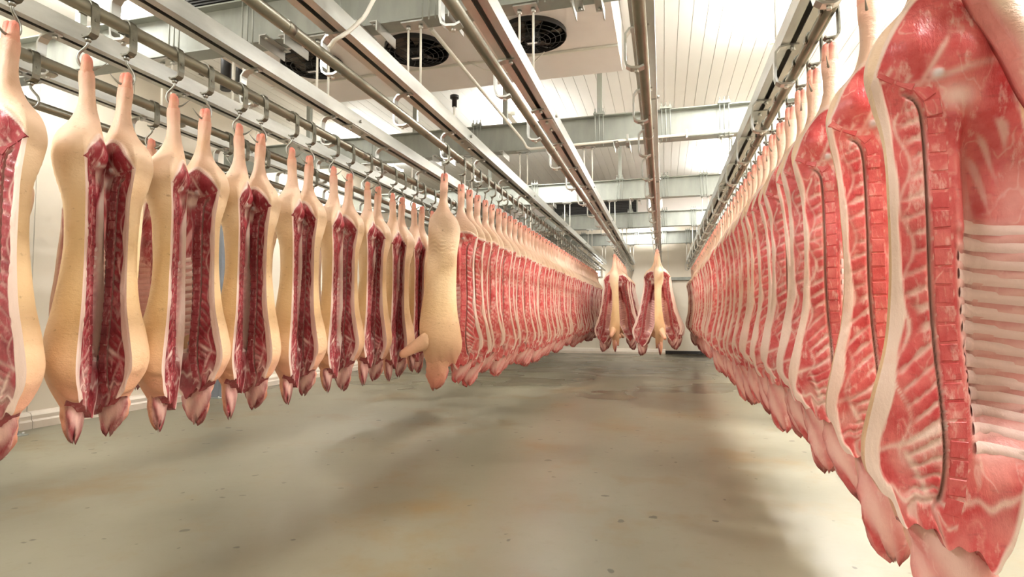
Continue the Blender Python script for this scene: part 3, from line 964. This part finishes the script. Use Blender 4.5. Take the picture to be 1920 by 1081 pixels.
def endz(T_, x_, V):
    return float(sstep(1.34, 1.62, np.array(T_))) * (.07 * min(1, max(-.5, (x_ + .02) / .14)) + .012 * math.sin(x_ * 70 + V.ph[3]) + .008 * math.sin(x_ * 143 + V.ph[5]))


def side_meshes(seed, mir, lod, matkey, thin):
    """the meshes of one pork side: list of (part name, mesh, [(sub-part, mesh, loc, roty)])"""
    key = (seed, mir, lod, matkey, thin)
    if key in CACHE: return CACHE[key]
    V = Variant(seed, thin); mat = M[matkey]
    Nt, No, Ni = {0: (230, 30, 92), 1: (76, 16, 34)}[lod]
    t = np.linspace(0.06, TEND, Nt)
    # outer surface
    th = np.linspace(0, PI, No)
    T, TH = np.meshgrid(t, th, indexing='ij')
    c = np.cos(TH); xd, xv = V.xd(T), V.xv(T)
    xo = (xd + xv) / 2 + (xd - xv) / 2 * c
    yo = V.outer_y(T, c)
    # wrinkles and shoulder bulge on the rind
    yo = yo + 0.004 * np.sin(T * 9 + V.ph[6] + 3 * c) * np.sin(TH) * sstep(.3, .5, T)
    wr = np.exp(-((T - .60) / .05) ** 2) * np.sin(TH) ** 2
    yo = yo + 0.0035 * wr * np.sin(T * 190 + 4 * np.sin(5 * c + V.ph[7]))
    yo = yo + 0.018 * np.exp(-((T - 1.36) / .10) ** 2 - ((c + .35) / .4) ** 2)
    co_o = np.stack([xo, yo, -T], -1).reshape(-1, 3)
    col_o = skin_col(T.ravel())
    # inner surface
    u = np.linspace(0, 1, Ni)
    T2, U = np.meshgrid(t, u, indexing='ij')
    xd, xv = V.xd(T2), V.xv(T2)
    # columns denser near both edges on the leg, even on the cut
    legm = 1 - sstep(.30, .45, T2)
    cc = (1 - 2 * U) * (1 - legm) + np.cos(PI * U) * legm
    xi = (xd + xv) / 2 + (xd - xv) / 2 * cc
    yi = V.inner_y(T2, xi)
    col_i, lean_i, skin_i, disp, region = V.inner_attr(T2, xi, 1.0 if lod == 0 or seed < 4 else .62)
    yi = yi + disp
    endw = lambda T_, x_: sstep(1.34, 1.62, T_) * (.07 * np.clip((x_ + .02) / .14, -.5, 1) + .012 * np.sin(x_ * 70 + V.ph[3]) + .008 * np.sin(x_ * 143 + V.ph[5]))
    co_i = np.stack([xi, yi, -T2 + endw(T2, xi)], -1).reshape(-1, 3)
    co_o[:, 2] += endw(T, xo).ravel()
    no = len(co_o)
    # bottom cap (neck cut): between the last outer and last inner rows
    co = np.concatenate([co_o, co_i])
    col = np.concatenate([col_o, col_i.reshape(-1, 3)])
    lean = np.concatenate([np.zeros(no), lean_i.ravel()]); skin = np.concatenate([np.ones(no), skin_i.ravel()])
    fo = grid_faces(Nt, No, 0, True)
    fi = grid_faces(Nt, Ni, no, False)
    reg = region[:-1, :-1].reshape(-1)
    if mir:
        co = co.copy(); co[:, 0] *= -1; fo = fo[:, ::-1]; fi = fi[:, ::-1]
    parts = []
    parts.append(('rind', np_mesh('rind', co, np.concatenate([fo, fi[reg == 0]]), col, lean, skin, mat), []))
    parts.append(('fat_rim', np_mesh('fat_rim', co, fi[reg == 1], col, lean, skin, mat), []))
    # lean with neck cap
    ro = np.arange((Nt - 1) * No, Nt * No); ri = no + np.arange((Nt - 1) * Ni, Nt * Ni)
    oi = ro; ii = ri[np.round(np.linspace(0, Ni - 1, No)).astype(int)]
    cen = len(co)
    cap_v = np.concatenate([co[oi], co[ii]]); b0 = len(co)
    co2 = np.concatenate([co, cap_v]); col2 = np.concatenate([col, np.tile(lin(225, 150, 145), (len(cap_v), 1))])
    lean2 = np.concatenate([lean, np.full(len(cap_v), .85)]); skin2 = np.concatenate([skin, np.zeros(len(cap_v))])
    capf = np.stack([b0 + np.arange(No - 1), b0 + np.arange(1, No), b0 + No + np.arange(1, No), b0 + No + np.arange(No - 1)], -1)
    if mir: capf = capf[:, ::-1]
    parts.append(('lean_meat', np_mesh('lean_meat', co2, np.concatenate([fi[reg == 2], capf]), col2, lean2, skin2, mat), []))

    sx = -1 if mir else 1
    # ---- backbone
    nv = int((SPA[-1] - .02) / PITCH)
    verts = []
    for k in range(nv):
        a0 = .02 + PITCH * (k + .5) - .02 + .0
        T0 = np.interp(a0, SPA, SPT); X0 = np.interp(a0, SPA, SPX)
        T1 = np.interp(a0 + .01, SPA, SPT); X1 = np.interp(a0 + .01, SPA, SPX)
        ang = math.atan2(X1 - X0, T1 - T0)
        wd = .030 + .010 * min(1, k / 5) * (1 if k < 20 else .95)
        verts.append((X0, T0, ang, wd, float(V.inner_y(np.array([T0]), np.array([X0]))[0])))
    vb = chamfer_box(mat)
    if lod == 0:
        vr = np.random.RandomState(seed + 3)
        subs = [('vertebra', vb, (sx * X0, y + .0035 + vr.uniform(-.001, .001), -T0 + endz(T0, X0, V)), sx * ang + vr.uniform(-.05, .05), (wd / .04 * vr.uniform(.94, 1.05), 1.0, vr.uniform(.96, 1.0))) for X0, T0, ang, wd, y in verts]
        parts.append(('backbone', None, subs))
    else:
        vv, ff = [], []
        src = CHAMFER
        for X0, T0, ang, wd, y in verts:
            Mx = Matrix.Translation((sx * X0, y + .0035, -T0 + endz(T0, X0, V))) @ Matrix.Rotation(-sx * ang, 4, 'Y') @ Matrix.Diagonal((wd / .04, 1, 1, 1))
            b = len(vv); vv += [tuple(Mx @ Vector(p)) for p in src[0]]; ff += [tuple(q + b for q in f) for f in src[1]]
        me = bpy.data.meshes.new('backbone'); me.from_pydata(vv, [], ff); attr_const(me, lin(220, 140, 130), .95, 0); me.materials.append(mat)
        parts.append(('backbone', me, []))
    # ---- ribs
    ribs = []
    for k in range(14):
        a0 = SPA[np.searchsorted(SPT, .84)] + PITCH * k * .9
        T0 = np.interp(a0, SPA, SPT); X0 = np.interp(a0, SPA, SPX)
        nseg = 8 if lod == 0 else 4
        L_ = [0.034, V.ribl]
        vv = []
        for q in np.linspace(0, 1, nseg):
            dd = L_[0] + (L_[1] - L_[0]) * q
            tt = T0 + .16 * (dd - .034)
            xx = max(X0 - dd, float(V.xv(np.array([tt]))[0]) + .018)
            y = float(V.inner_y(np.array([tt]), np.array([xx]))[0])
            hw = .0175 - .005 * q
            vv += [(sx * xx, y - .0005, -(tt - hw)), (sx * xx, y - .0062, -(tt - hw * .4)), (sx * xx, y - .0062, -(tt + hw * .4)), (sx * xx, y - .0005, -(tt + hw))]
        ff = []
        for q in range(nseg - 1):
            for r_ in range(3):
                a = q * 4 + r_
                f = (a, a + 1, a + 5, a + 4)
                ff.append(f if mir else tuple(reversed(f)))
        ribs.append((vv, ff))
    if lod == 0:
        subs = []
        for vv, ff in ribs:
            me = bpy.data.meshes.new('rib'); me.from_pydata(vv, [], ff); attr_const(me, lin(244, 216, 208), .06, 0); me.materials.append(mat)
            me.polygons.foreach_set('use_smooth', [True] * len(ff))
            subs.append(('rib', me, (0, 0, 0), 0, (1, 1, 1)))
        parts.append(('rib_cage', None, subs))
    else:
        V_, F_ = [], []
        for vv, ff in ribs:
            b = len(V_); V_ += vv; F_ += [tuple(q + b for q in f) for f in ff]
        me = bpy.data.meshes.new('rib_cage'); me.from_pydata(V_, [], F_); attr_const(me, lin(236, 190, 182), .2, 0); me.materials.append(mat)
        parts.append(('rib_cage', me, []))
    # ---- hind trotter: ankle and two toes
    n = 12
    rr = np.random.RandomState(seed + 77)
    for toe in (-1, 1):
        rings, cols, le, sk = [], [], [], []
        for q, (tt, rx, ry, off) in enumerate(((.085, .024, .024, .004), (.06, .0255, .0265, .007), (.03, .021, .021, .011), (.0, .018, .018, .013), (-.016, .014, .014, .013), (-.023, .006, .006, .013))):
            ring = [(off * toe + rx * math.cos(2 * PI * k / n), .042 + ry * math.sin(2 * PI * k / n), -tt) for k in range(n)]
            rings.append(ring)
            cc_ = np.array(lin(233, 170, 148)) if q < 3 else np.array(lin(224, 140, 124))
            cols.append([cc_] * n); le.append([0] * n); sk.append([1] * n)
        parts.append(('toe', loft('toe', rings, cols, le, sk, mat, not mir), []))
    # ---- foreleg stump
    n = 12
    rings, cols, le, sk = [], [], [], []
    tA = 1.36 if seed < 7 else 1.43
    p0 = np.array([float(V.xv(np.array([tA]))[0]) * .5, .085 if seed < 7 else .11, -tA]); dr = np.array([-.80, .34, -.42]) if seed < 4 else np.array([-.86, .14, -.42]); dr /= np.linalg.norm(dr)
    e1 = np.cross(dr, [0, 1, 0]); e1 /= np.linalg.norm(e1); e2 = np.cross(dr, e1)
    for q, (s, r_) in enumerate(((0, .074), (.05, .068), (.10, .056), (.15, .046), (.20, .039), (.235, .034), (.255, .025), (.264, .009))):
        rings.append([p0 + dr * s + r_ * (e1 * math.cos(2 * PI * k / n) + .85 * e2 * math.sin(2 * PI * k / n)) + np.array([0, 0, -.25 * s * s]) for k in range(n)])
        cols.append([skin_col(np.array([1.42 + .2 * (q / 7)]))[0]] * n); le.append([0] * n); sk.append([1] * n)
    parts.append(('foreleg', loft('foreleg', rings, cols, le, sk, mat, mir), []))
    # ---- jowl: hanging flap, rind outside, flesh inside
    rr = np.random.RandomState(seed + 31)
    rings, cols, le, sk = [], [], [], []
    n = 28; L = 19 if lod == 0 else 11
    tip = (.27 if seed < 7 else .40) + rr.uniform(-.02, .04); sway = rr.uniform(-.03, .02)
    for q in range(L):
        s = q / (L - 1)
        w = np.interp(s, [0, .25, .5, .75, .9, .97, 1], [.070, .094, .092, .076, .058, .040, .016]) * (1 + .06 * math.sin(9 * s + seed))
        xc = -.005 + sway * s - .045 * s + .008 * math.sin(7 * s + seed)
        yc = .064 + .012 * s; hh = np.interp(s, [0, .3, .6, .85, 1], [.040, .050, .046, .030, .008])
        ring, cl, l_, s_ = [], [], [], []
        for k in range(n):
            a = 2 * PI * k / n
            jag = 1 + .07 * math.sin(5 * a + 13 * s + seed) + .05 * math.sin(9 * a - 21 * s)
            xx = xc + w * jag * math.cos(a); sy = math.sin(a)
            yy_ = yc - .012 + hh * sy * (1.0 if sy > 0 else .75)
            ring.append((xx, yy_, -(1.47 + (tip + .02) * s + s * s * (.010 * math.sin(3 * a + seed) + .012 * math.sin(7 * a + 2 * seed) + .010 * math.sin(11 * a + seed)))))
            out = sstep(-.05, .3, np.array(sy)); out = float(out)
            edge = abs(math.cos(a)) ** 3
            cin = np.array(lin(240, 196, 184)); sc_ = skin_col(np.array([1.45 + .3 * s]))[0]
            cl.append(cin * (1 - out) + sc_ * out)
            l_.append(min(1, (1 - out) * (.16 + .45 * edge + .5 * sstep(.6, 1., np.array(s)) + .28 * math.sin(11 * s + 5 * a + seed)) if out < 1 else 0)); s_.append(out)
        rings.append(ring); cols.append(cl); le.append(np.clip(l_, 0, 1)); sk.append(s_)
    parts.append(('jowl', loft('jowl', rings, cols, le, sk, mat, mir), []))
    CACHE[key] = parts
    return parts


def attr_const(me, col, lean, skin):
    n = len(me.vertices)
    a = me.attributes.new('Col', 'FLOAT_COLOR', 'POINT'); a.data.foreach_set('color', list((*col, 1)) * n)
    for nm, v in (('lean', lean), ('skin', skin)):
        b = me.attributes.new(nm, 'FLOAT', 'POINT'); b.data.foreach_set('value', [v] * n)


def _chamfer():
    """unit box with chamfered front face (towards -y), 16 vertices"""
    v = []; c = .43
    for y, s in ((.5, .5), (-.2, .5), (-.5, c)):
        for x, z in ((-1, -1), (1, -1), (1, 1), (-1, 1)):
            v.append((x * s * .04, y * .013, z * s * PITCH * .955))
    f = [(8, 9, 10, 11)]
    for r in range(2):
        for k in range(4):
            a = r * 4 + k; b = r * 4 + (k + 1) % 4
            f.append((a, b, b + 4, a + 4))
    return v, f


CHAMFER = _chamfer()


def chamfer_box(mat):
    key = ('vb', mat.name)
    if key not in CACHE:
        me = bpy.data.meshes.new('vertebra'); me.from_pydata(CHAMFER[0], [], CHAMFER[1])
        attr_const(me, lin(236, 190, 182), .96, 0); me.materials.append(mat)
        CACHE[key] = me
    return CACHE[key]


def pork_side(loc, dorsal, mir, lod, matkey, label, group, seed, thin=1.0, scale=1.0, tilt=(0, 0)):
    """dorsal = heading (radians, world) in which the back edge points"""
    rz = dorsal if not mir else dorsal + PI     # mirrored meshes have their back towards -x
    e = empty('pork_side', loc)
    e.rotation_euler = (tilt[0], tilt[1], rz)
    e.scale = (scale,) * 3
    tag(e, label, 'meat', group)
    for name, me, subs in side_meshes(seed, mir, lod, matkey, thin):
        if me is not None:
            p = link_mesh(name, me, e)
        else:
            p = empty(name); p.parent = e
        for sname, sme, sl, ry, ss in subs:
            o = link_mesh(sname, sme, p, sl)
            o.rotation_euler = (0, -ry, 0); o.scale = ss
    return e


def flank_flap(e):
    """belly flap of the nearest side, folded out: cream rind in front, red edge along its lower border"""
    nu, nv = 26, 10
    top, bot = [], []
    co, col, le, sk = [], [], [], []
    for i in range(nu):
        u = i / (nu - 1)
        t = .20 + .56 * u
        # inner border runs from the ham down and outwards to the belly edge
        xb = -.015 - .235 * u ** 1.15
        for j in range(nv):
            v = j / (nv - 1)
            x = xb - v * (.16 + .03 * math.sin(5 * u))
            y = -.035 - .05 * math.sin(PI * min(1, v * 1.2)) * (.6 + .4 * math.sin(PI * u)) + .10 * v * v - .006 * math.sin(17 * u)
            co.append((x, y, -t))
            rim = 1 - float(sstep(.10, .22, np.array(v + .05 * math.sin(13 * u))))
            c0 = np.array(lin(238, 176, 164)); c1 = np.array(lin(244, 216, 196))
            col.append(c0 * rim + c1 * (1 - rim)); le.append(.55 * rim); sk.append(1 - rim)
    n0 = len(co)
    co = np.array(co); back = co + np.array([0, .022, 0])
    co = np.concatenate([co, back]); col = np.array(col + [np.array(lin(230, 160, 150))] * n0); le = np.array(le + [.6] * n0); sk = np.array(sk + [0.0] * n0)
    F = list(map(tuple, grid_faces(nu, nv))) + list(map(tuple, grid_faces(nu, nv, n0, True)))
    for i in range(nu - 1):
        a, b = i * nv, (i + 1) * nv
        F.append((a, b, b + n0, a + n0)); F.append((b + nv - 1, a + nv - 1, a + nv - 1 + n0, b + nv - 1 + n0))
    co[:, 0] *= -1
    F = [tuple(reversed(f)) for f in F]
    me = np_mesh('flank_flap', co, np.array(F), col, le, sk, M['meat_bright'])
    link_mesh('flank_flap', me, e)


# ---- hooks
def hook_meshes():
    mb = MB()
    path = [(-.037, 0, -.02), (-.037, 0, 0)] + [(.037 * math.cos(a), 0, .037 * math.sin(a)) for a in np.linspace(PI, 0, 9)][1:-1] + [(.037, 0, 0), (.039, 0, -.05), (.040, 0, -.10), (.036, 0, -.122), (.022, 0, -.134), (-.014, 0, -.137), (-.022, 0, -.128)]
    mb.ribbon(path, (0, 1, 0), .038, .007)
    mb.tube([(.043, 0, -.06), (.046, 0, -.06)], .007, 6)
    strap = mb.mesh('strap', M['strap_steel'])
    nut = MB().tube([(0, 0, -.156), (0, 0, -.15), (0, 0, -.14), (0, 0, -.136)], [.010, .014, .014, .010], 8).mesh('swivel_nut', M['hook_steel'])
    keys = [(0, -.15), (.002, -.17), (.016, -.19), (.033, -.212), (.038, -.238), (.028, -.264), (.004, -.280), (-.026, -.280), (-.052, -.264), (-.078, -.240)]
    q = np.linspace(0, 1, len(keys)); s = np.linspace(0, 1, 26)
    hx = smooth_interp(s, q, [a for a, b in keys]); hz = smooth_interp(s, q, [b for a, b in keys])
    rad = [.0065 if k < 19 else .0065 * (1 - (k - 19) / 6.6) for k in range(26)]
    hook = MB().tube([(x, 0, z) for x, z in zip(hx, hz)], rad, 8).mesh('hook_rod', M['hook_steel'])
    return strap, nut, hook


STRAP, NUTM, HOOKM = hook_meshes()


def meat_hook(rx, y, heading, label, group):
    e = tag(empty('meat_hook', (rx, y, PIPE_Z)), label, 'hook', group)
    s = link_mesh('strap', STRAP, e)
    link_mesh('swivel_nut', NUTM, e)
    h = link_mesh('hook_rod', HOOKM, e); h.rotation_euler = (0, 0, heading)
    return e


def hung_side(rail, y, dorsal, mir, lod, matkey, label, hlabel, group, hgroup, seed, thin=1.0, scale=1.0, flip=1, drop=0.0, lean_x=0.0):
    rx = RAIL_X[rail]
    # the trotter's centre lies .042 to the skin side of the cut plane: put it below the pipe
    rz = dorsal if not mir else dorsal + PI
    ox, oy = -math.sin(rz) * .042 * scale, math.cos(rz) * .042 * scale
    ax, ay = math.cos(dorsal), math.sin(dorsal)
    sw = .012 if rail not in ('R2', 'R5') or y < 3.2 or seed < 4 else .03
    tilt = (random.uniform(-.012, .012), random.uniform(-sw, sw))
    e = pork_side((rx - ox, y - oy, TOE_Z - 0.02 - drop), dorsal, mir, lod, matkey, label, group, seed, thin, scale, tilt)
    if lean_x:
        e.rotation_euler = (Matrix.Rotation(lean_x, 3, 'Y') @ Matrix.Rotation(rz, 3, 'Z')).to_euler()
    meat_hook(rx, y, dorsal + (PI / 2 if flip > 0 else -PI / 2) + random.uniform(-.3, .3), hlabel, hgroup)
    return e


def o_(k): return ORD[k]


# left row (R1): opened pairs with their backs to the camera
pairs = [(1.43, 1.63), (1.99, 2.18), (2.46, 2.67), (2.94, 3.13), (3.45, 3.65), (3.97, 4.20), (4.50, 4.69), (4.98, 5.18), (5.46, 5.66), (5.94, 6.14), (6.42, 6.62)]
G1, H1 = 'paired pork sides on the left rail', 'hooks on the left rail'
X1 = RAIL_X['R1']
cnt = 0
for i, (ya, yb) in enumerate(pairs):
    ya, yb = (ya - .08, yb - .08) if i else (ya - .03, yb - .03)
    ym = (ya + yb) / 2
    view = math.atan2(-ym, -X1)            # heading from the pair to the camera
    lod = 0 if i < 7 else 1
    who = 'cut-off pair at the left picture edge' if i == 0 else o_(i - 1) + ' pair of the left row'
    if i > 0:
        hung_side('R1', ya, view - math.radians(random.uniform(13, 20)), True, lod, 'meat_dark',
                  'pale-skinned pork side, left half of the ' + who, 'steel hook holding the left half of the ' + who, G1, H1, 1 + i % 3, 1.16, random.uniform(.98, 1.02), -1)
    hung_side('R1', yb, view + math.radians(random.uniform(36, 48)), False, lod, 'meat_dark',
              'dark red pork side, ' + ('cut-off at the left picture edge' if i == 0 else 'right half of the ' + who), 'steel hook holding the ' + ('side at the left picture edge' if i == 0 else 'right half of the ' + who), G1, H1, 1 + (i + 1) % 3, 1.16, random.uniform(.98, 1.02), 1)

# rails behind the left row
G0, H0 = 'pork sides behind the left row', 'hooks behind the left row'
back = [('Rm1', 2.62, -0.35, False, .92), ('Rm1', 3.05, 0.2, False, .9), ('R0', 2.95, 1.9, False, .93), ('R0', 4.05, 1.2, True, .95), ('R0', 4.75, 0.3, False, .95), ('R0', 5.4, -0.6, False, .97), ('R0', 5.95, 0.4, True, .96), ('R0', 6.5, -0.3, False, .97), ('R0', 7.1, 0.2, False, .97), ('R0', 7.7, -0.4, False, .95)]
BLAB = ['slim pork side hanging behind the gap at the far left', 'pork side behind the first pair, on the wall-side rail', 'pork side with inner ribs showing between first and second pairs'] + ['pork side glimpsed behind the ' + o_(k) + ' pair of the left row' for k in range(2, 9)]
for k, (rail, y, hd, mir, sc_) in enumerate(back):
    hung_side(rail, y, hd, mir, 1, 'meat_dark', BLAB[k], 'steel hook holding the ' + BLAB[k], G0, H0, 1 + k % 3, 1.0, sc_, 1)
# empty hooks on the rail behind
for k, y in enumerate((2.2, 3.62, 3.8, 4.4, 5.05)):
    meat_hook(RAIL_X['R0'], y, random.uniform(-1, 1), 'empty steel hook on the second rail, ' + o_(k) + ' from the left', 'empty hooks on the second rail')

# middle row (R2): first one skin outwards, then a long file of cut faces
G2, H2 = 'pork sides in the long middle row', 'hooks on the middle row rail'
hung_side('R2', 4.32, 0.10, True, 0, 'meat_bright', 'front pork side of the middle row, cream skin outward, foreleg sticking out', 'steel hook holding the skin-outward front side of the middle row', G2, H2, 2, 0.95, 1.0, 1)
y = 4.72; k = 0
while y < 15.6:
    near = k < 19
    lab = ('pork side in the middle row, ' + o_(k) + ' cut face behind the skin-outward one') if near else 'pork side packed in the far part of the long middle row'
    hl = ('steel hook of the ' + o_(k) + ' cut-face side in the middle row') if near else 'steel hook in the far part of the middle row rail'
    hung_side('R2', y, random.uniform(.30, .46), False, 0 if k < 2 else 1, 'meat_bright' if y < 13.2 else 'meat_far_shaded', lab, hl, G2 if near else 'far sides of the middle row', H2 if near else 'far hooks of the middle row', 4 + k % 3, .72, random.uniform(.96, 1.02), 1)
    y += random.uniform(.215, .255); k += 1

# right row (R5)
G5, H5 = 'pork sides in the right row', 'hooks on the right rail'
ys = [1.84, 2.31, 2.80, 3.08]
while ys[-1] < 15.4: ys.append(ys[-1] + random.uniform(.25, .30))
NEARL = ['nearest pork side at the right, ribs and backbone filling the picture edge', 'second pork side of the right row, backbone face and white fat edge', 'third pork side of the right row with dark cavity beside the backbone']
for k, y in enumerate(ys):
    if k < 3: lab = NEARL[k]
    elif k < 20: lab = 'pork side in the right row, ' + o_(k) + ' from the camera'
    else: lab = 'pork side packed in the far part of the right row'
    hl = ('steel hook of the ' + o_(k) + ' side in the right row') if k < 20 else 'steel hook in the far part of the right rail'
    dj = PI - random.uniform(.34, .52) if k > 2 else (PI - .02, PI - .12, PI - .45)[k]
    e = hung_side('R5', y, dj, True, 0 if k < 10 else 1, 'meat_bright' if y < 13.5 else 'meat_far_shaded', lab, hl, G5 if k < 20 else 'far sides of the right row', H5 if k < 20 else 'far hooks of the right rail', 7 + k % 3, .8 if k > 2 else 1.0, (1.14, 1.10, 1.06)[k] if k < 3 else random.uniform(1.0, 1.06), -1, -.06)
    if k == 0: flank_flap(e)

# two clusters at the end of the centre rails
for rail, y0, nm, n in (('R3', 10.95, 'left', 10), ('R4', 10.3, 'right', 10)):
    g, hg = 'pork sides in the ' + nm + ' far cluster', 'hooks of the ' + nm + ' far cluster'
    hung_side(rail, y0, PI / 2 + (.25 if nm == 'left' else -.1), nm == 'right', 1, 'meat_far_shaded', 'edge-on pork side with yellow skin strip fronting the ' + nm + ' far cluster', 'steel hook at the front of the ' + nm + ' far cluster', g, hg, 2, 1.0, 1.05, 1)
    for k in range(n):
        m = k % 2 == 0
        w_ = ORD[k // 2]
        hung_side(rail, y0 + .2 + .30 * k, (PI - .35 if m else .35) + random.uniform(-.1, .1), m, 1, 'meat_far_shaded', 'dark pork side in the ' + nm + ' far cluster, ' + w_ + ' with its back to the ' + ('left' if m else 'right'), 'steel hook, ' + ORD[k + 1] + ' from the front in the ' + nm + ' far cluster', g, hg, 1 + k % 3, .9, random.uniform(1.0, 1.06), 1, 0.0, (.19 if m else -.19) + random.uniform(-.05, .03))
